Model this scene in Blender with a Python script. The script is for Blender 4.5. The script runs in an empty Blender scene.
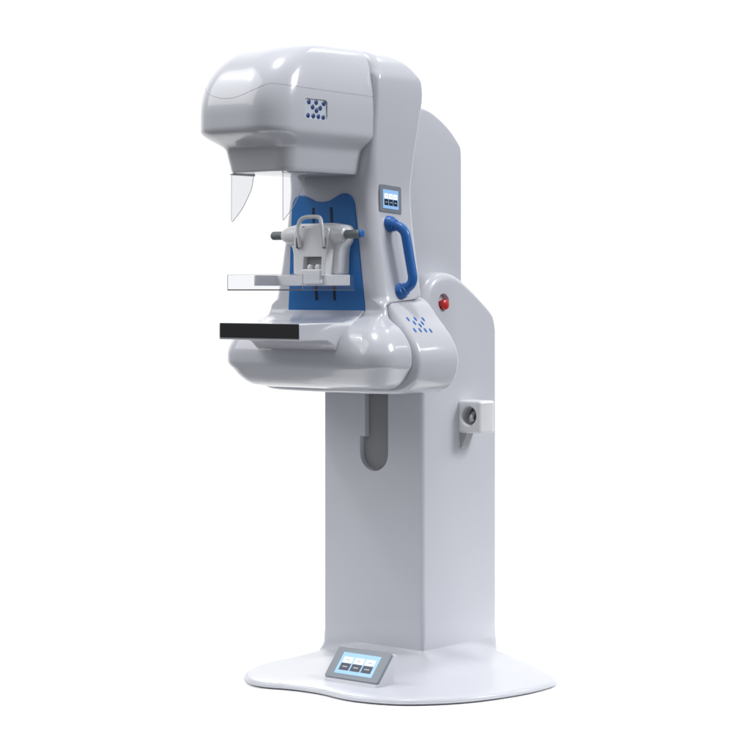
import bpy, bmesh, math, random
from mathutils import Vector, Matrix
from mathutils.bvhtree import BVHTree
S = bpy.context.scene
C = S.collection
rad = math.radians
PI = math.pi

# ------------------------------------------------------------------ materials
def mat(name, col, rough=.4, coat=0.0, metal=0.0, emit=None, estr=0.0, grain=0.0, spec=.5, var=0.0):
    m = bpy.data.materials.new(name); m.use_nodes = True
    nt = m.node_tree; b = nt.nodes['Principled BSDF']
    b.inputs['Base Color'].default_value = (*col, 1)
    b.inputs['Roughness'].default_value = rough
    b.inputs['Metallic'].default_value = metal
    b.inputs['Coat Weight'].default_value = coat
    b.inputs['Coat Roughness'].default_value = .04
    b.inputs['Specular IOR Level'].default_value = spec
    if emit:
        b.inputs['Emission Color'].default_value = (*emit, 1)
        b.inputs['Emission Strength'].default_value = estr
    tc = nt.nodes.new('ShaderNodeTexCoord')
    if grain:
        n = nt.nodes.new('ShaderNodeTexNoise'); n.inputs['Scale'].default_value = 260; n.inputs['Detail'].default_value = 3
        bp = nt.nodes.new('ShaderNodeBump'); bp.inputs['Strength'].default_value = grain; bp.inputs['Distance'].default_value = .002
        nt.links.new(tc.outputs['Object'], n.inputs['Vector'])
        nt.links.new(n.outputs['Fac'], bp.inputs['Height']); nt.links.new(bp.outputs['Normal'], b.inputs['Normal'])
    if var:
        n = nt.nodes.new('ShaderNodeTexNoise'); n.inputs['Scale'].default_value = 5; n.inputs['Detail'].default_value = 5
        mr = nt.nodes.new('ShaderNodeMapRange'); mr.inputs['To Min'].default_value = rough - var; mr.inputs['To Max'].default_value = rough + var
        nt.links.new(tc.outputs['Object'], n.inputs['Vector'])
        nt.links.new(n.outputs['Fac'], mr.inputs['Value']); nt.links.new(mr.outputs['Result'], b.inputs['Roughness'])
    return m

def clear_mat(name, tint, haze):
    m = bpy.data.materials.new(name); m.use_nodes = True
    nt = m.node_tree; nt.nodes.clear()
    out = nt.nodes.new('ShaderNodeOutputMaterial'); mx = nt.nodes.new('ShaderNodeMixShader')
    tr = nt.nodes.new('ShaderNodeBsdfTransparent'); tr.inputs['Color'].default_value = (*tint, 1)
    gl = nt.nodes.new('ShaderNodeBsdfPrincipled'); gl.inputs['Base Color'].default_value = (.75, .76, .8, 1)
    gl.inputs['Roughness'].default_value = .04
    lw = nt.nodes.new('ShaderNodeLayerWeight'); lw.inputs['Blend'].default_value = .12
    mr = nt.nodes.new('ShaderNodeMapRange'); mr.inputs['To Min'].default_value = haze; mr.inputs['To Max'].default_value = .75
    nt.links.new(lw.outputs['Fresnel'], mr.inputs['Value']); nt.links.new(mr.outputs['Result'], mx.inputs['Fac'])
    nt.links.new(tr.outputs[0], mx.inputs[1]); nt.links.new(gl.outputs[0], mx.inputs[2]); nt.links.new(mx.outputs[0], out.inputs['Surface'])
    return m

WHITE = mat('white_gloss_paint', (.595, .605, .65), .22, .65, var=.03)
SATIN = mat('white_satin_paint', (.595, .605, .65), .34, .22, grain=.01, var=.04)
PLAST = mat('white_moulded_plastic', (.78, .785, .80), .33, .3)
BLUE = mat('blue_plastic', (.010, .155, .46), .38, .25, grain=.03)
BLUEH = mat('blue_rubber_coating', (.010, .13, .45), .42, .2)
DARK = mat('black_carbon_plate', (.008, .008, .009), .45, .1, grain=.05)
SLOT = mat('dark_slot_lining', (.012, .02, .04), .6)
GREYK = mat('grey_knob_rubber', (.17, .19, .20), .5, grain=.05)
BEZEL = mat('grey_display_bezel', (.20, .225, .26), .4, .3)
SCREEN = mat('lit_blue_display', (.2, .4, .7), .25, .3, emit=(.36, .60, .95), estr=.38)
CELLW = mat('lit_white_display_field', (.8, .8, .8), .3, emit=(.95, .97, 1), estr=.55)
CELLK = mat('dark_display_field', (.006, .012, .03), .25, .2)
MARK = mat('display_mark', (.3, .34, .4), .5, emit=(.35, .45, .6), estr=.3)
RED = mat('red_button_plastic', (.55, .012, .012), .3, .5)
NAVY = mat('blue_indicator_plastic', (.014, .035, .20), .35, .3)
PALE = mat('pale_blue_indicator_plate', (.62, .68, .74), .3, .3)
SEAM = mat('seam_shadow_gap', (.46, .47, .53), .5)
GREYL = mat('light_grey_plastic', (.40, .40, .42), .4, .2)
CHROME = mat('brushed_steel', (.45, .46, .48), .28, 0, 1.0)
SLOTC = mat('grey_slot_cover', (.26, .26, .27), .5)
RECESS = mat('grey_recess_lining', (.14, .14, .15), .55)
DARKREC = mat('dark_socket_lining', (.12, .12, .13), .5, .2)
CLEARF = clear_mat('clear_acrylic_flap', (.93, .935, .945), .05)
CLEARP = clear_mat('clear_acrylic_tray', (.965, .968, .975), .02)
CLEAR = clear_mat('clear_acrylic', (.985, .987, .99), .022)

# ------------------------------------------------------------------ helpers
def link(name, me, m, parent=None, angle=35, smooth=True):
    o = bpy.data.objects.new(name, me); C.objects.link(o)
    if m: me.materials.append(m)
    if smooth:
        me.polygons.foreach_set('use_smooth', [True] * len(me.polygons))
        me.set_sharp_from_angle(angle=rad(angle))
    if parent: o.parent = parent
    return o

def obj(name, bm, m, parent=None, angle=35, smooth=True):
    bmesh.ops.recalc_face_normals(bm, faces=bm.faces)
    me = bpy.data.meshes.new(name); bm.to_mesh(me); bm.free()
    return link(name, me, m, parent, angle, smooth)

def bevel(o, w, seg=3, ang=30):
    md = o.modifiers.new('bevel', 'BEVEL'); md.width = w; md.segments = seg; md.limit_method = 'ANGLE'; md.angle_limit = rad(ang)
    md.harden_normals = False
    return o

def loft(bm, rings, cap0=True, cap1=True):
    vs = [[bm.verts.new(p) for p in r] for r in rings]
    n = len(rings[0])
    for a, b in zip(vs, vs[1:]):
        for i in range(n):
            j = (i + 1) % n
            bm.faces.new((a[i], a[j], b[j], b[i]))
    if cap0: bm.faces.new(vs[0])
    if cap1: bm.faces.new(vs[-1])
    return vs

def rrect(w, y0, y1, r0, r1, n=8, m=6, x0=0.0):
    """plan outline: half width w, front y0 (radius r0), back y1 (radius r1)"""
    r0 = min(r0, w * .98, (y1 - y0) * .49); r1 = min(r1, w * .98, (y1 - y0) * .49)
    cs = [(-w + r0, y0 + r0, r0, 180), (w - r0, y0 + r0, r0, 270), (w - r1, y1 - r1, r1, 0), (-w + r1, y1 - r1, r1, 90)]
    pts = []
    for cx, cy, r, a in cs:
        pts.append([(x0 + cx + r * math.cos(rad(a + 90 * k / n)), cy + r * math.sin(rad(a + 90 * k / n))) for k in range(n + 1)])
    out = []
    for i in range(4):
        out += pts[i]
        p, q = pts[i][-1], pts[(i + 1) % 4][0]
        out += [(p[0] + (q[0] - p[0]) * k / m, p[1] + (q[1] - p[1]) * k / m) for k in range(1, m)]
    return out

def pchip(rows, t):
    """monotone cubic interpolation of rows sorted by first value"""
    n = len(rows); k = 0
    while k < n - 2 and t > rows[k + 1][0]: k += 1
    def slope(i, c):
        if i == 0 or i == n - 1:
            a, b = (0, 1) if i == 0 else (n - 2, n - 1)
            return (rows[b][c] - rows[a][c]) / (rows[b][0] - rows[a][0])
        d0 = (rows[i][c] - rows[i - 1][c]) / (rows[i][0] - rows[i - 1][0]); d1 = (rows[i + 1][c] - rows[i][c]) / (rows[i + 1][0] - rows[i][0])
        return 0 if d0 * d1 <= 0 else 2 * d0 * d1 / (d0 + d1)
    h = rows[k + 1][0] - rows[k][0]; s = (t - rows[k][0]) / h
    res = []
    for c in range(1, len(rows[0])):
        p0, p1, m0, m1 = rows[k][c], rows[k + 1][c], slope(k, c) * h, slope(k + 1, c) * h
        res.append((2*s**3 - 3*s*s + 1)*p0 + (s**3 - 2*s*s + s)*m0 + (-2*s**3 + 3*s*s)*p1 + (s**3 - s*s)*m1)
    return res

def catmull(pts, n=6, closed=False):
    out = []; N = len(pts)
    rng = range(N) if closed else range(N - 1)
    for i in rng:
        P = [pts[(i + k) % N] if closed else pts[max(0, min(N - 1, i + k))] for k in (-1, 0, 1, 2)]
        for k in range(n):
            t = k / n
            out.append(tuple(.5 * (2*P[1][c] + (P[2][c]-P[0][c])*t + (2*P[0][c]-5*P[1][c]+4*P[2][c]-P[3][c])*t*t + (3*P[1][c]-P[0][c]-3*P[2][c]+P[3][c])*t**3) for c in range(len(pts[0]))))
    if not closed: out.append(tuple(pts[-1]))
    return out

def box(bm, x0, x1, y0, y1, z0, z1):
    v = [bm.verts.new((x, y, z)) for x in (x0, x1) for y in (y0, y1) for z in (z0, z1)]
    for f in ((0,1,3,2),(4,6,7,5),(0,4,5,1),(2,3,7,6),(0,2,6,4),(1,5,7,3)): bm.faces.new([v[i] for i in f])

def prism(bm, pts, f0, f1):
    """pts 2-D polygon; f0/f1 map a 2-D point to 3-D at either end"""
    loft(bm, [[f0(p) for p in pts], [f1(p) for p in pts]])

def tube(bm, path, r, n=14, cap=True, closed=False):
    rings = []; P = [Vector(p) for p in path]; N = len(P); prev = None
    for i, p in enumerate(P):
        if closed: t = (P[(i + 1) % N] - P[i - 1]).normalized()
        else: t = (P[min(i + 1, N - 1)] - P[max(i - 1, 0)]).normalized()
        if prev is None:
            a = Vector((0, 0, 1)) if abs(t.z) < .9 else Vector((1, 0, 0))
            u = t.cross(a).normalized()
        else: u = (prev - t * prev.dot(t)).normalized()
        prev = u; w = t.cross(u); rr = r[i] if isinstance(r, (list, tuple)) else r
        rings.append([p + u * rr * math.cos(2*PI*k/n) + w * rr * math.sin(2*PI*k/n) for k in range(n)])
    if closed: rings.append(rings[0])
    loft(bm, rings, cap and not closed, cap and not closed)

def lathe(bm, prof, origin, axis, n=28):
    """prof: (distance along axis, radius)"""
    a = Vector(axis).normalized(); h = Vector((0, 0, 1)) if abs(a.z) < .9 else Vector((1, 0, 0))
    u = a.cross(h).normalized(); w = a.cross(u); o = Vector(origin)
    loft(bm, [[o + a * d + u * r * math.cos(2*PI*k/n) + w * r * math.sin(2*PI*k/n) for k in range(n)] for d, r in prof])

def extr(bm, prof, x0, x1, b0, b1, swap, seg=5):
    """extrude a closed 2-D profile between x0 and x1 with rounded rims (b0,b1 give a rim radius per point)"""
    n = len(prof)
    area = sum(prof[i][0]*prof[(i+1)%n][1] - prof[(i+1)%n][0]*prof[i][1] for i in range(n))
    sg = 1 if area > 0 else -1
    nrm = []
    for i in range(n):
        p, q = Vector(prof[i-1]), Vector(prof[(i+1) % n]); t = (q - p).normalized()
        nrm.append((t.y * sg, -t.x * sg))
    rings = []
    def ring(x, sgn, bf, th):
        r = []
        for (a, c), (na, nc) in zip(prof, nrm):
            b = bf(a, c); ins = b * (1 - math.cos(th)); xx = x + sgn * b * (1 - math.sin(th))
            r.append(swap(xx, a - na * ins, c - nc * ins))
        return r
    for k in range(seg + 1): rings.append(ring(x0, 1, b0, PI/2 * (1 - k/seg)))
    for k in range(seg + 1): rings.append(ring(x1, -1, b1, PI/2 * k/seg))
    loft(bm, rings)

def bvh(o):
    dg = bpy.context.evaluated_depsgraph_get(); e = o.evaluated_get(dg); me = e.to_mesh()
    t = BVHTree.FromPolygons([v.co.copy() for v in me.vertices], [tuple(p.vertices) for p in me.polygons]); e.to_mesh_clear()
    return t
def hit(t, p, d):
    l, n, i, s = t.ray_cast(Vector(p), Vector(d).normalized())
    if l is None: raise RuntimeError('no surface at %s' % (p,))
    if n.dot(Vector(d)) > 0: n = -n
    return l, n

def frame(n, up=(0, 0, 1)):
    n = n.normalized(); u = Vector(up).cross(n).normalized(); return u, n.cross(u)   # right, up as seen facing the surface

def cut(o, cutters):
    for c in cutters:
        md = o.modifiers.new('cut', 'BOOLEAN'); md.object = c; md.operation = 'DIFFERENCE'; md.solver = 'EXACT'
    dg = bpy.context.evaluated_depsgraph_get()
    me = bpy.data.meshes.new_from_object(o.evaluated_get(dg)); o.modifiers.clear(); old = o.data; o.data = me; bpy.data.meshes.remove(old)
    for c in cutters: bpy.data.objects.remove(c)
    me.polygons.foreach_set('use_smooth', [True] * len(me.polygons)); me.set_sharp_from_angle(angle=rad(35))

# ------------------------------------------------------------------ the machine
root = bpy.data.objects.new('mammography_machine', None); C.objects.link(root)
root['label'] = 'tall white mammography machine with blue panel and curved blue handle on a wide flat foot'
root['category'] = 'mammography machine'

# --- base foot: flat plate with a wavy outline, flaring up into the column
CX0, CX1, CY0, CY1 = -.215, .205, 0.0, .38
outline = catmull([(-.203,-.275),(-.172,-.375),(-.126,-.458),(-.045,-.522),(.02,-.533),(.108,-.507),(.214,-.499),(.357,-.519),(.494,-.481),(.588,-.391),(.647,-.281),(.681,-.131),(.684,-.004),(.662,.081),(.592,.142),(.495,.212),(.376,.285),(.25,.36),(.12,.425),(-.03,.45),(-.16,.435),(-.25,.38),(-.285,.26),(-.28,.12),(-.24,.0),(-.212,-.15)], 14, True)
colr = [(x - .005, y) for x, y in rrect(.21, CY0, CY1, .014, .014, 6, 24)]
cen = Vector((.03, .06))
def ray_poly(poly, ang):
    d = Vector((math.cos(ang), math.sin(ang))); best = None
    for i in range(len(poly)):
        p, q = Vector(poly[i]), Vector(poly[(i+1) % len(poly)]); e = q - p
        den = d.x * e.y - d.y * e.x
        if abs(den) < 1e-12: continue
        w = p - cen; t = (w.x * e.y - w.y * e.x) / den; s = (w.x * d.y - w.y * d.x) / den
        if t > 0 and -1e-6 <= s <= 1 + 1e-6 and (best is None or t > best): best = t
    return cen + d * best
NA = 360
rings = []
for k in range(NA):
    a = 2*PI*k/NA; o_, c_ = ray_poly(outline, a), ray_poly(colr, a)
    L = (o_ - c_).length; dr = (o_ - c_).normalized(); e = min(.24, L * .62); line = []
    line.append((o_ - dr * .012, 0.0)); line.append((o_ - dr * .003, .0015)); line.append((o_, .005)); line.append((o_ - dr * .001, .011))
    line.append((o_ - dr * .005, .0155)); line.append((o_ - dr * .014, .0175))
    for q in range(1, 9):
        s = .015 + (L - e - .015) * q / 8; line.append((o_ - dr * s, .0175 + .004 * q / 8))
    for q in range(1, 29):
        f = 1 - (1 - q / 28) ** 2; z = .0215 + .029 * f ** 1.3 + .011 * f ** 12; line.append((c_ + dr * (e * (1 - f)) + dr * .0006, z))
    line.append((c_ - dr * .004, .0616))
    rings.append(line)
bm = bmesh.new()
loft(bm, [[(rings[k][j][0].x, rings[k][j][0].y, rings[k][j][1]) for k in range(NA)] for j in range(len(rings[0]))])
base = obj('base_foot', bm, SATIN, root, 70)

# --- main column with a round shoulder
prof = [(CY0, .02)] + [(CY0, .02 + 1.05 * k / 12) for k in range(1, 12)] + catmull([(0, 1.08), (.0, 1.125), (.012, 1.18), (.042, 1.222), (.085, 1.243), (.135, 1.245), (.19, 1.228), (.264, 1.182), (.34, 1.130), (.368, 1.102), (.380, 1.06)], 6) + [(CY1, 1.06 - 1.04 * k / 12) for k in range(1, 13)]
def rim(y, z):
    t = max(0, min(1, (z - 1.02) / .16)) * max(0, min(1, (.27 - y) / .16)); return .015 + .014 * t
bm = bmesh.new(); extr(bm, prof, CX0, CX1, rim, rim, lambda x, a, c: (x, a, c))
column = obj('column', bm, SATIN, root)
# slot in the column front and the pit of the stop button
bm = bmesh.new()
sp = [(-.035, .95), (-.035, .722), (-.056, .722), (-.056, .672)] + [(.003 + .059 * math.cos(rad(a)), .672 + .059 * math.sin(rad(a))) for a in range(190, 360, 10)] + [(.062, .672), (.062, .95)]
prism(bm, sp, lambda p: (p[0], -.02, p[1]), lambda p: (p[0], .035, p[1])); c1 = obj('cutter', bm, None, None, smooth=False)
BY, BZ = .103, 1.152
bm = bmesh.new(); lathe(bm, [(-.018, .024), (.0, .027), (.003, .030), (.02, .031)], (.205, BY, BZ), (1, 0, 0)); c2 = obj('cutter', bm, None, None, smooth=False)
cut(column, [c1, c2])
# lining of the slot
bm = bmesh.new()
prism(bm, [(p[0]*.97+.0001, p[1]) for p in sp], lambda p: (p[0], .020, p[1]), lambda p: (p[0], .0335, p[1]))
obj('slot_cover', bm, SLOTC, column)
bm = bmesh.new(); lathe(bm, [(0, .0238), (.003, .0238)], (.1875, BY, BZ), (1, 0, 0)); obj('button_pit', bm, SATIN, column)
bm = bmesh.new(); lathe(bm, [(-.0145, .0125), (-.008, .0125), (-.004, .016), (.006, .0165), (.011, .015), (.0135, .010), (.0142, .002)], (.205, BY, BZ - .008), (1, 0, 0)); obj('stop_button', bm, RED, column)

# --- slimmer rear riser
prof = [(.03, 1.10)] + [(.03, 1.10 + .62 * k / 6) for k in range(1, 6)] + catmull([(.03, 1.735), (.045, 1.762), (.085, 1.772), (.139, 1.764), (.19, 1.742), (.242, 1.711), (.288, 1.671), (.303, 1.648), (.306, 1.61)], 6) + [(.306, 1.61 - .51 * k / 6) for k in range(1, 7)]
bm = bmesh.new(); extr(bm, prof, -.12, .12, lambda a, c: .010, lambda a, c: .010, lambda x, a, c: (x, a, c))
obj('riser', bm, SATIN, root)

# --- swivel housing between gantry and column
half = catmull([(0, 1.176), (.10, 1.176), (.185, 1.172), (.228, 1.153), (.270, 1.106), (.314, 1.058), (.341, 1.015), (.350, .975), (.344, .935), (.325, .902), (.290, .880), (.245, .872), (.12, .870), (0, .870)], 6)
prof = half + [(-x, z) for x, z in reversed(half[1:-1])]
bm = bmesh.new(); extr(bm, prof, -.200, .004, lambda a, c: .020, lambda a, c: .016, lambda x, a, c: (a, x, c), 6)
hub = obj('swivel_housing', bm, WHITE, root)

# --- gantry: upright arm widening into the round lower body
rows = [(.884, .225, -.240, -.212, .11, .018), (.889, .262, -.285, -.206, .12, .018), (.902, .288, -.312, -.203, .13, .018), (.922, .308, -.334, -.202, .13, .018),
        (.942, .322, -.350, -.202, .13, .018), (.956, .333, -.362, -.202, .135, .018), (.966, .337, -.366, -.202, .135, .018), (.99, .337, -.366, -.202, .135, .018), (1.02, .330, -.358, -.202, .13, .018), (1.05, .312, -.342, -.202, .12, .018), (1.075, .288, -.318, -.202, .10, .018),
        (1.092, .262, -.290, -.202, .07, .018), (1.102, .248, -.262, -.202, .052, .018), (1.115, .242, -.2385, -.202, .048, .018), (1.13, .238, -.2315, -.202, .046, .018), (1.148, .234, -.2305, -.202, .046, .018), (1.166, .229, -.230, -.022, .046, .025), (1.20, .221, -.2295, -.018, .046, .03),
        (1.30, .203, -.2285, -.014, .046, .03), (1.40, .187, -.2265, -.012, .046, .03), (1.50, .177, -.224, -.008, .046, .03), (1.60, .181, -.216, -.004, .026, .02), (1.72, .187, -.206, .012, .016, .015),
        (1.80, .1885, -.201, .026, .014, .015), (1.842, .187, -.199, .024, .016, .018), (1.875, .176, -.202, .006, .04, .03), (1.900, .160, -.201, -.022, .04, .03), (1.920, .138, -.20, -.062, .04, .03), (1.932, .112, -.20, -.10, .04, .03), (1.938, .08, -.20, -.13, .03, .03)]
bm = bmesh.new(); rr = []
for k in range(111):
    f = k / 110
    zz = rows[0][0] + (rows[-1][0] - rows[0][0]) * f
    w, y0, y1, r0, r1 = pchip(rows, zz); rr.append([(x, y, zz) for x, y in rrect(w, y0, y1, r0, r1)])
loft(bm, rr)
gantry = obj('gantry_arm', bm, WHITE, root, 60)

# --- tube head: rounded hood over a narrower collimator box
bm = bmesh.new(); rr = []
def hring(z, w, yf, rc): rr.append([(x, y, z) for x, y in rrect(w, yf, -.185, rc, .012, 12)])
hring(1.543, .118, -.530, .045); hring(1.5445, .125, -.540, .05); hring(1.549, .128, -.545, .052)
for q in range(1, 7): hring(1.549 + .062 * q / 6, .128 + .010 * q / 6, -.545 - .014 * q / 6, .052 + .004*q/6)
for z, w, yf, rc in ((1.617, .141, -.564, .058), (1.624, .146, -.575, .064), (1.633, .156, -.600, .078), (1.645, .1675, -.634, .097), (1.652, .1725, -.6475, .103), (1.657, .1750, -.655, .107), (1.663, .1763, -.660, .108), (1.672, .1765, -.661, .108)): hring(z, w, yf, rc)
for q in range(1, 7): hring(1.672 + .038 * q / 6, .1765, -.661, .108)
for q in range(1, 25):
    th = PI/2 * q / 24; sn, c = math.sin(th), 1 - math.cos(th)
    hring(1.710 + .226 * sn ** .96, .1765 - .085 * c ** 1.1, -.661 + .235 * c, .108 - .02 * c)
loft(bm, rr)
head = obj('tube_head', bm, WHITE, root, 60)
ht = bvh(head)
# seam that waves round the hood
path = []
def seam_z(x, y):
    f = max(0, min(1, (-y - .50) / .15)); f = f * f * (3 - 2 * f)
    side = 1.790 - .006 * max(0, (y + .5)) / .3
    return side * (1 - f) + f * (1.757 + .04 * min(1, abs(x) / .15) ** 2)
plan = rrect(.22, -.72, -.185, .14, .01, 16, 30)
for x, y in plan:
    if y > -.195: continue
    cx, cy = 0, max(y, -.5) if y > -.5 else -.5
    try:
        z = seam_z(x * .8, y + .05); l, n = hit(ht, (x, y, z), (cx - x, (cy - y), 0)); path.append(l - n * .0002)
    except RuntimeError: pass
path.sort(key=lambda p: math.atan2(p.x, -(p.y + .3)))
bm = bmesh.new(); tube(bm, path, .0009, 6); obj('seam', bm, SEAM, head)
# bottom rail plates that carry the shield
def rail(s):
    bm = bmesh.new(); box(bm, s*.107 - .005, s*.107 + .005, -.537, -.435, 1.5375, 1.5435); return bevel(obj('shield_rail', bm, PLAST, head), .002)
rail(-1); rail(1)

# dots of the indicator emblem
DOTS = [(-.40, .36), (.0, .36), (.42, .34), (-.20, .12), (.22, .10), (.01, -.04), (-.46, -.32), (-.17, -.32), (.11, -.33), (.38, -.36)]
def disc(bm, c, n, r, h, ar=1.0):
    u, w = frame(n)
    loft(bm, [[c + n * d + u * q * math.cos(2*PI*k/16) + w * q * ar * math.sin(2*PI*k/16) for k in range(16)] for d, q in ((-.002, r), (h * .6, r), (h, r * .75))])
def rplate(c, n, up, w, h, r, d0, d1, name, m, parent):
    u, v = frame(n, up); bm = bmesh.new()
    pts = [(x, y) for x, y in rrect(w / 2, -h / 2, h / 2, r, r, 5, 2)]
    prism(bm, pts, lambda p: c + u * p[0] + v * p[1] + n * d0, lambda p: c + u * p[0] + v * p[1] + n * d1)
    return obj(name, bm, m, parent)
# emblem on the side of the hood: a shallow framed window
ec, en = hit(ht, (.5, -.465, 1.727), (-1, 0, 0))
pl = rplate(ec, en, (0, 0, 1), .100, .060, .010, -.020, -.0045, 'indicator_plate', PALE, head)
u, v = frame(en)
bm = bmesh.new()
prism(bm, [(x, y) for x, y in rrect(.050, -.030, .030, .010, .010, 5, 2)], lambda p: ec + u * p[0] + v * p[1] - en * .012, lambda p: ec + u * p[0] + v * p[1] + en * .01)
cut(head, [obj('cutter', bm, None, None, smooth=False)])
for dx, dy in DOTS:
    bm = bmesh.new(); disc(bm, ec + u * (dx * .080 + .0045) + v * (dy * .060 - .001) - en * .0044, en, .0078, .0014, 1.0); obj('indicator_dot', bm, NAVY, pl)
# the same emblem on the slope of the swivel housing
hb = bvh(hub)
for dx, dy in DOTS:
    x = .291 - dy * .046; y = -.122 + dx * .088
    l, n = hit(hb, (x, y, 1.4), (0, 0, -1)); bm = bmesh.new()
    t = Vector((0, 1, 0)); b2 = n.cross(t).normalized(); t = b2.cross(n)
    loft(bm, [[l + n * d + t * .0052 * s * math.cos(2*PI*k/14) + b2 * .0090 * s * math.sin(2*PI*k/14) for k in range(14)] for d, s in ((-.002, 1), (.0006, 1), (.001, .8))])
    obj('indicator_dot', bm, BLUEH, hub)

# --- blue guide panel on the arm front
gb = bvh(gantry)
pan = [(-.161, 1.121), (-.153, 1.20), (-.139, 1.36), (-.131, 1.435)] + catmull([(-.129, 1.452), (-.120, 1.474), (-.101, 1.486), (-.080, 1.487), (-.056, 1.478), (-.028, 1.467), (0, 1.464), (.028, 1.467), (.056, 1.478), (.080, 1.487), (.101, 1.486), (.120, 1.474), (.129, 1.452)], 5) + [(.131, 1.435), (.139, 1.36), (.153, 1.20), (.161, 1.121)]
def ysurf(z): return pchip(rows, z)[1]
bm = bmesh.new(); PX = -.010
def pcol(off): return lambda p: (p[0] + PX + (1.48 - p[1]) * .05, -.2295 - off, p[1])
prism(bm, pan, pcol(-.03), pcol(.004)); panel = bevel(obj('guide_panel', bm, BLUE, root), .002, 2)
for sx in (-.0375, .0375):
    bm = bmesh.new(); pts = [(sx - .0048, 1.158), (sx + .0048, 1.158), (sx + .0048, 1.446), (sx - .0048, 1.446)]
    prism(bm, pts, pcol(.002), pcol(.0052)); obj('slot', bm, SLOT, panel, smooth=False)

# --- sliding carriage of the compression paddle
car = bpy.data.objects.new('paddle_carriage', None); C.objects.link(car); car.parent = root
PX = .0
bm = bmesh.new()     # body: wide shoulders over a square neck
hexp = [(-.122, 1.352), (-.116, 1.338), (-.098, 1.322), (-.093, 1.300), (-.092, 1.236), (.104, 1.236), (.106, 1.300), (.110, 1.322), (.122, 1.338), (.126, 1.352), (.126, 1.378), (.116, 1.389), (.070, 1.396), (-.062, 1.396), (-.112, 1.388), (-.122, 1.376)]
prism(bm, hexp, lambda p: (p[0] + PX, -.230, p[1]), lambda p: (p[0] * .95 + PX, -.282, p[1]))
bevel(obj('carriage_body', bm, PLAST, car), .007, 3)
bm = bmesh.new()
PX = .018
fb = [(-.072, 1.372), (-.072, 1.31), (-.060, 1.256), (-.058, 1.232), (.060, 1.232), (.062, 1.256), (.068, 1.31), (.068, 1.372), (.062, 1.381), (-.066, 1.381)]
prism(bm, fb, lambda p: (p[0] + PX, -.270, p[1]), lambda p: (p[0] + PX, -.318 + max(0, p[1] - 1.33) * .2, p[1]))
front = obj('carriage_front', bm, PLAST, car)
bm = bmesh.new(); box(bm, -.030 + PX, .044 + PX, -.40, -.298, 1.254, 1.292); c1 = obj('cutter', bm, None, smooth=False)
cut(front, [c1]); bevel(front, .004, 3)
bm = bmesh.new(); box(bm, -.0295 + PX, .0435 + PX, -.2990, -.2972, 1.2545, 1.2915); obj('latch_recess', bm, SLOTC, front, smooth=False)
for s in (-1, 1):
    bm = bmesh.new(); lathe(bm, [(0, .010), (.012, .010), (.015, .007), (.016, .002)], (s * .016 + PX + .007, -.299, 1.259), (0, -1, 0)); obj('latch_button', bm, PLAST, front)
    bm = bmesh.new(); box(bm, s * .0545 - .003 + PX, s * .0545 + .003 + PX, -.3205, -.314, 1.318, 1.352); obj('grip_slot', bm, RECESS, front, smooth=False)
    bm = bmesh.new(); lathe(bm, [(-.05, .030), (.0, .029), (.020, .026), (.034, .0205), (.037, .013)], (s * .092, -.275, 1.360), (s, 0, 0)); obj('barrel', bm, PLAST, car)
    bm = bmesh.new(); lathe(bm, [(0, .0135), (.043, .0135), (.050, .0132), (.054, .010), (.055, .004)], (s * .127, -.275, 1.360), (s, 0, 0), 24)
    kn = obj('adjusting_knob', bm, GREYK, car)
    if s > 0:
        bm = bmesh.new(); lathe(bm, [(-.008, .0120), (.0, .0122), (.005, .0120), (.006, .009)], (.127 + .053, -.268, 1.362), (s, 0, 0), 24); obj('knob_cap', bm, BLUEH, kn)
bm = bmesh.new()
gp = catmull([(-.054, -.317, 1.322), (-.054, -.324, 1.36), (-.053, -.326, 1.388), (-.044, -.322, 1.407), (-.024, -.318, 1.414), (.024, -.318, 1.414), (.044, -.322, 1.407), (.053, -.326, 1.388), (.054, -.324, 1.36), (.054, -.317, 1.322)], 6)
tube(bm, [(x * .9 + PX + .006, y, z) for x, y, z in gp], .0062, 12); obj('grip', bm, PLAST, car)

# --- clear compression paddle held by a white bracket
bm = bmesh.new(); box(bm, -.150, .150, -.296, -.282, 1.203, 1.236)
box(bm, -.1498, -.1420, -.392, -.2825, 1.2032, 1.2358); box(bm, .1420, .1498, -.392, -.2825, 1.2032, 1.2358)
brk = bevel(obj('paddle_bracket', bm, PLAST, root), .002, 2)
bm = bmesh.new(); box(bm, -.042 + PX, .044 + PX, -.322, -.2965, 1.208, 1.252); bevel(obj('bracket_mount', bm, PLAST, brk), .003, 2)
bm = bmesh.new()
box(bm, -.156, .156, -.502, -.270, 1.1895, 1.1935)
box(bm, -.156, .156, -.502, -.4985, 1.1936, 1.236); box(bm, -.156, -.1525, -.4984, -.270, 1.1936, 1.236); box(bm, .1525, .156, -.4984, -.270, 1.1936, 1.236)
pad = obj('compression_paddle', bm, CLEARP, root, smooth=False)
EDGE = mat('acrylic_edge', (.16, .16, .17), .25, .2)
bm = bmesh.new()
box(bm, -.1562, .1562, -.5025, -.4995, 1.1882, 1.1922); box(bm, .1542, .1562, -.4999, -.270, 1.1888, 1.1908); box(bm, -.1562, -.1542, -.4999, -.270, 1.1888, 1.1908)
obj('paddle_rim', bm, EDGE, pad, smooth=False)
for sx in (-1, 1):
    bm = bmesh.new(); box(bm, sx * .1557 - .0007, sx * .1557 + .0007, -.5026, -.5012, 1.1924, 1.2362); obj('corner_edge', bm, SLOTC, pad, smooth=False)
bm = bmesh.new(); box(bm, -.155, .155, -.5024, -.4982, 1.2361, 1.2374); obj('upper_edge', bm, PLAST, pad, smooth=False)

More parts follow.
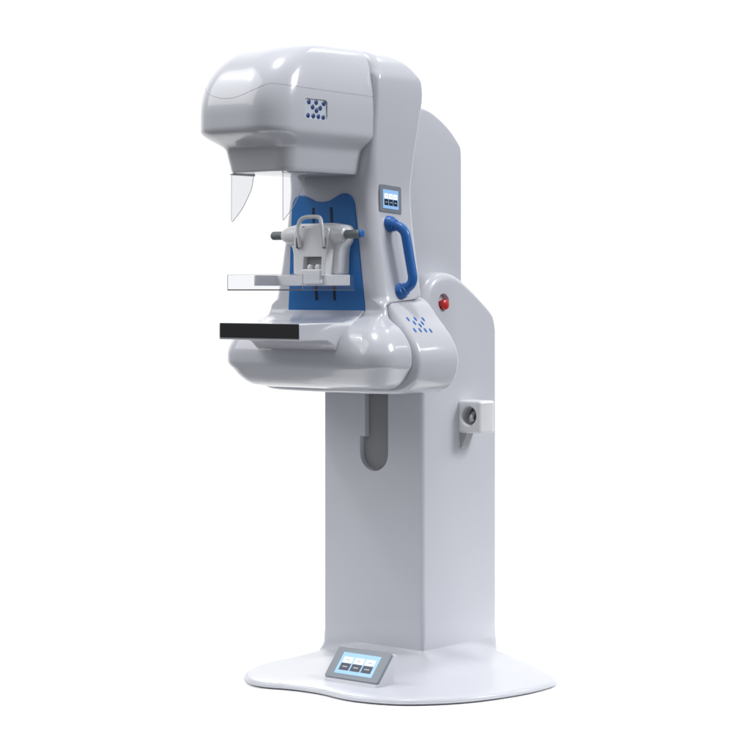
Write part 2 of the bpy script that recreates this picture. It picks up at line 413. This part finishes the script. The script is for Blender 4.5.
# --- detector table
bm = bmesh.new()
side = [(-.530, 1.0905), (-.530, 1.0395), (-.44, 1.0385), (-.410, 1.0375)] + catmull([(-.402, 1.036), (-.385, 1.028), (-.366, 1.012), (-.350, 1.000), (-.335, .996)], 4) + [(-.26, .996), (-.23, 1.13), (-.255, 1.112), (-.285, 1.099), (-.33, 1.0925)]
prism(bm, side, lambda p: (-.166, p[0], p[1]), lambda p: (.166, p[0], p[1]))
det = bevel(obj('detector_table', bm, WHITE, root), .004, 3)
bm = bmesh.new(); box(bm, -.159, .1655, -.5325, -.528, 1.0455, 1.0895); bevel(obj('black_front_plate', bm, DARK, det), .0012, 2)

# --- clear face shield under the tube head
def shield():
    bm = bmesh.new(); T = .003; zt, zb = 1.537, 1.397
    flaps = []
    def sheet(pts, nrm, bm):
        nrm = Vector(nrm) * T; a = [bm.verts.new(p) for p in pts]; b = [bm.verts.new(Vector(p) + nrm) for p in pts]; n = len(pts)
        bm.faces.new(a); bm.faces.new(b)
        for i in range(n): bm.faces.new((a[i], a[(i+1) % n], b[(i+1) % n], b[i]))
    sheet([(-.107, -.536, zb), (.107, -.536, zb), (.107, -.536, zt), (-.107, -.536, zt)], (0, 1, 0), bm)
    for s in (-1, 1):
        cv = catmull([(-.532, zb), (-.515, 1.412), (-.490, 1.437), (-.468, 1.468), (-.448, 1.502), (-.440, zt)], 6)
        pts = [(s * .107, y, z) for y, z in cv] + [(s * .107, -.5328, zt)]
        flaps.append((pts, (-s, 0, 0)))
    o = obj('face_shield', bm, CLEAR, root, smooth=False)
    for pts, nv in flaps:
        bm = bmesh.new(); sheet(pts, nv, bm); obj('side_flap', bm, CLEARF, o, smooth=False)
    for s in (-1, 1):
        cv = catmull([(-.532, zb), (-.515, 1.412), (-.490, 1.437), (-.468, 1.468), (-.448, 1.502), (-.440, zt)], 6)
        bm = bmesh.new(); tube(bm, [(s * .1055, y, z) for y, z in cv], .0010, 6); obj('curved_edge', bm, GREYL, o)
        bm = bmesh.new(); tube(bm, [(s * .1065, -.5355, zt), (s * .1065, -.5355, zb)], .0009, 6); obj('polished_edge', bm, GREYL, o)
shield()

# --- touch displays: bezel, lit screen, three white fields over three dark fields
def display(c, u, v, n, w, h, thick, name, parent):
    """c centre of the bezel face, u right, v up, n out"""
    def P(x, y, d): return c + u * x + v * y + n * d
    def plate(nm, x, y, pw, ph, d0, d1, m, par, r=.0):
        bm = bmesh.new()
        if r: pts = rrect(pw/2, -ph/2, ph/2, r, r, 5, 2)
        else: pts = [(-pw/2, -ph/2), (pw/2, -ph/2), (pw/2, ph/2), (-pw/2, ph/2)]
        prism(bm, pts, lambda p: P(x + p[0], y + p[1], d0), lambda p: P(x + p[0], y + p[1], d1))
        return obj(nm, bm, m, par)
    t = plate(name, 0, 0, w, h, -thick, 0, BEZEL, parent, min(w, h) * .07); bevel(t, .0015, 2)
    sw, sh = w * .70, h * .68
    sc = plate('screen', 0, -h * .015, sw, sh, -.001, .0008, SCREEN, t)
    for k in range(3):
        x = (k - 1) * sw * .295
        plate('white_field', x, sh * .13, sw * .245, sh * .27, .0009, .0014, CELLW, t)
        plate('dark_field', x, -sh * .19, sw * .255, sh * .33, .0009, .0014, CELLK, t)
        plate('field_mark', x, sh * .13, sw * .10, sh * .05, .0014, .0018, MARK, t)
        plate('field_mark', x, -sh * .19, sw * .13, sh * .055, .0014, .0018, MARK, t)
    return t
# on the arm side
l, n = hit(gb, (.5, -.130, 1.470), (-1, 0, 0)); u, v = frame(n)
tilt = rad(4); u, v = u * math.cos(tilt) - v * math.sin(tilt), v * math.cos(tilt) + u * math.sin(tilt)
display(l + n * .004, u, v, n, .104, .086, .012, 'touch_display', root)
# on the foot, tilted back on a wedge
bl, br = Vector((.146, -.392, .030)), Vector((.352, -.392, .030)); back = Vector((0, .070, .080)); uu = (br - bl).normalized()
vv = back.normalized(); nn = uu.cross(vv).normalized()
if nn.z < 0: nn = -nn
bm = bmesh.new()
wp = [(-.402, .012), (-.3945, .027), (-.3225, .1105), (-.300, .105), (-.318, .012)]
prism(bm, wp, lambda p: (bl.x - .0, p[0], p[1]), lambda p: (br.x + .0, p[0], p[1]))
cons = bevel(obj('foot_console', bm, SATIN, root), .004, 3)
display((bl + br) / 2 + back * .5 + nn * .004, uu, vv, nn, .210, .108, .010, 'touch_display', cons)

# --- blue side handle
hl1, hn1 = hit(gb, (.5, -.142, 1.393), (-1, 0, 0)); hl2, hn2 = hit(gb, (.5, -.132, 1.186), (-1, 0, 0))
off = .054
a1 = hl1 + hn1 * -.004; b1 = hl1 + Vector((off, .008, -.012)); b2 = hl2 + Vector((off - .010, .012, .022)); a2 = hl2 + hn2 * -.004
def corner(p, q, r_, R, n=8):
    d1 = (p - q).normalized(); d2 = (r_ - q).normalized(); s, e = q + d1 * R, q + d2 * R
    return [(s * (1-t)**2 + q * 2*t*(1-t) + e * t*t) for t in [k / n for k in range(n + 1)]]
pth = [a1 + (b1 - a1) * k / 6 for k in range(4)] + corner(a1, b1, b2, .030) + [b1 + (b2 - b1) * k / 10 for k in range(3, 8)] + corner(b1, b2, a2, .030) + [b2 + (a2 - b2) * k / 6 for k in range(3, 7)]
bm = bmesh.new(); tube(bm, pth, .0152, 20); han = obj('handle', bm, BLUEH, root)
for l_, d in ((hl1, (b1 - a1)), (hl2, (b2 - a2))):
    bm = bmesh.new(); lathe(bm, [(-.012, .0250), (.007, .0250), (.010, .0235), (.012, .0195), (.022, .019), (.024, .0155)], l_, d); obj('handle_flange', bm, BLUEH, han)

# --- cup holder on the column side
def holder():
    x0, x1, y0, y1, z0, z1 = .200, .292, .180, .262, .735, .838
    bm = bmesh.new()
    pts = [(x0, y0), (x1 - .012, y0)] + [(x1 - .012 + .012 * math.sin(rad(a)), y0 + .012 - .012 * math.cos(rad(a))) for a in range(15, 91, 15)] + [(x1 + .004, y0 + .02), (x1 + .006, y1 - .03)] + [(x1 - .022 + .028 * math.cos(rad(a)), y1 - .028 + .028 * math.sin(rad(a))) for a in range(0, 91, 15)] + [(x0, y1)]
    prism(bm, pts, lambda p: (p[0], p[1], z0), lambda p: (p[0], p[1], z1))
    o = obj('cable_holder', bm, PLAST, root)
    bm = bmesh.new(); lathe(bm, [(-.02, .030), (.045, .028)], (.243, y0, .790), (0, 1, 0)); c = obj('cutter', bm, None, smooth=False); cut(o, [c]); bevel(o, .007, 3, 40)
    bm = bmesh.new(); lathe(bm, [(.0, .0275), (.003, .0275)], (.243, y0 + .041, .790), (0, 1, 0)); obj('socket_lining', bm, DARKREC, o)
    bm = bmesh.new()
    tube(bm, catmull([(.250, y0 + .040, .800), (.249, y0 + .020, .795), (.252, y0 + .006, .783), (.256, y0 + .004, .772)], 6), [.0075] * 19, 12); obj('plug', bm, GREYL, o)
    bm = bmesh.new()
    prism(bm, [(.200, .742), (.236, .742), (.214, .690), (.200, .680)], lambda p: (p[0], y0 + .006, p[1]), lambda p: (p[0], y0 + .040, p[1])); bevel(obj('bracket', bm, GREYL, o), .002, 2)
holder()

# ------------------------------------------------------------------ floor
bm = bmesh.new()
loft(bm, [[(.2 + r * math.cos(2*PI*k/128), .05 + r * math.sin(2*PI*k/128), -.003) for k in range(128)] for r in (.3, 1.05)], True, False)
floor = obj('floor', bm, mat('white_studio_floor', (.97, .97, .97), .6, spec=.2), None); floor['kind'] = 'structure'

# ------------------------------------------------------------------ camera, light, world
A = rad(40.6); vdir = Vector((-math.sin(A), math.cos(A), 0)); rdir = Vector((math.cos(A), math.sin(A), 0))
cam = bpy.data.cameras.new('camera'); co = bpy.data.objects.new('camera', cam); C.objects.link(co)
co.location = Vector((.205, 0, 1.19)) - 6.7 * vdir - .15 * rdir
co.rotation_euler = (rad(90), 0, A)
cam.sensor_width = 36; cam.lens = 2144 / 750 * 36; cam.shift_y = -(375 - 290) / 750; cam.clip_end = 200; cam.clip_start = .1
S.camera = co

def area(name, loc, target, sx, sy, power, col=(1, 1, 1)):
    d = bpy.data.lights.new(name, 'AREA'); d.shape = 'RECTANGLE'; d.size = sx; d.size_y = sy; d.energy = power; d.color = col
    o = bpy.data.objects.new(name, d); C.objects.link(o); o.location = loc
    o.rotation_euler = (Vector(target) - Vector(loc)).to_track_quat('-Z', 'Y').to_euler(); return o
area('softbox', (-2.9, -2.3, 5.2), (0, -.3, 1.7), .75, .36, 36)
area('softbox', (-2.6, -3.7, 4.6), (0, -.2, .8), 5.2, 4.0, 125)
area('softbox', (.5, -.9, 7.2), (0, -.2, .6), .8, .8, 165)
area('softbox', (.5, 2.6, 4.8), (0, 0, 1.6), .4, .35, 8)
area('softbox', (4.6, 2.2, 4.4), (.2, 0, .8), 1.6, 1.6, 185, (.96, .98, 1))
for loc, tgt, p in (((-2.6, 1.9, 2.6), (-.55, .35, 0), 3.0), ((2.6, 3.0, 2.6), (.75, .75, 0), 2.4), ((-1.6, -3.4, 2.8), (-.2, -.9, 0), .4)):  # narrow-spread lamps added out of view to burn the floor out to white
    lo = area('added_floor_fill', loc, tgt, .7, .7, p); lo.data.spread = rad(40)

W = bpy.data.worlds.new('World'); S.world = W; W.use_nodes = True
nt = W.node_tree; bg = nt.nodes['Background']
tc = nt.nodes.new('ShaderNodeTexCoord'); dt = nt.nodes.new('ShaderNodeVectorMath'); dt.operation = 'DOT_PRODUCT'; dt.inputs[1].default_value = vdir
nt.links.new(tc.outputs['Generated'], dt.inputs[0])
mr = nt.nodes.new('ShaderNodeMapRange'); mr.interpolation_type = 'SMOOTHSTEP'
mr.inputs['From Min'].default_value = .45; mr.inputs['From Max'].default_value = .80
nt.links.new(dt.outputs['Value'], mr.inputs['Value'])
sx = nt.nodes.new('ShaderNodeSeparateXYZ'); nt.links.new(tc.outputs['Generated'], sx.inputs[0])
m2 = nt.nodes.new('ShaderNodeMapRange'); m2.interpolation_type = 'SMOOTHSTEP'; m2.inputs['From Min'].default_value = -.6; m2.inputs['From Max'].default_value = .5
nt.links.new(sx.outputs['Z'], m2.inputs['Value'])
mx = nt.nodes.new('ShaderNodeMix'); mx.data_type = 'RGBA'; mx.inputs['A'].default_value = (.07, .07, .075, 1); mx.inputs['B'].default_value = (.32, .33, .35, 1)
nt.links.new(m2.outputs['Result'], mx.inputs['Factor'])
my = nt.nodes.new('ShaderNodeMix'); my.data_type = 'RGBA'; my.inputs['B'].default_value = (1.0, 1.0, 1.0, 1)
nt.links.new(mr.outputs['Result'], my.inputs['Factor']); nt.links.new(mx.outputs['Result'], my.inputs['A'])
nt.links.new(my.outputs['Result'], bg.inputs['Color']); bg.inputs['Strength'].default_value = 1.06

S.view_settings.view_transform = 'Standard'; S.view_settings.look = 'None'; S.view_settings.exposure = .1; S.view_settings.gamma = 1
S.render.engine = 'CYCLES'; S.cycles.max_bounces = 8; S.cycles.transparent_max_bounces = 16
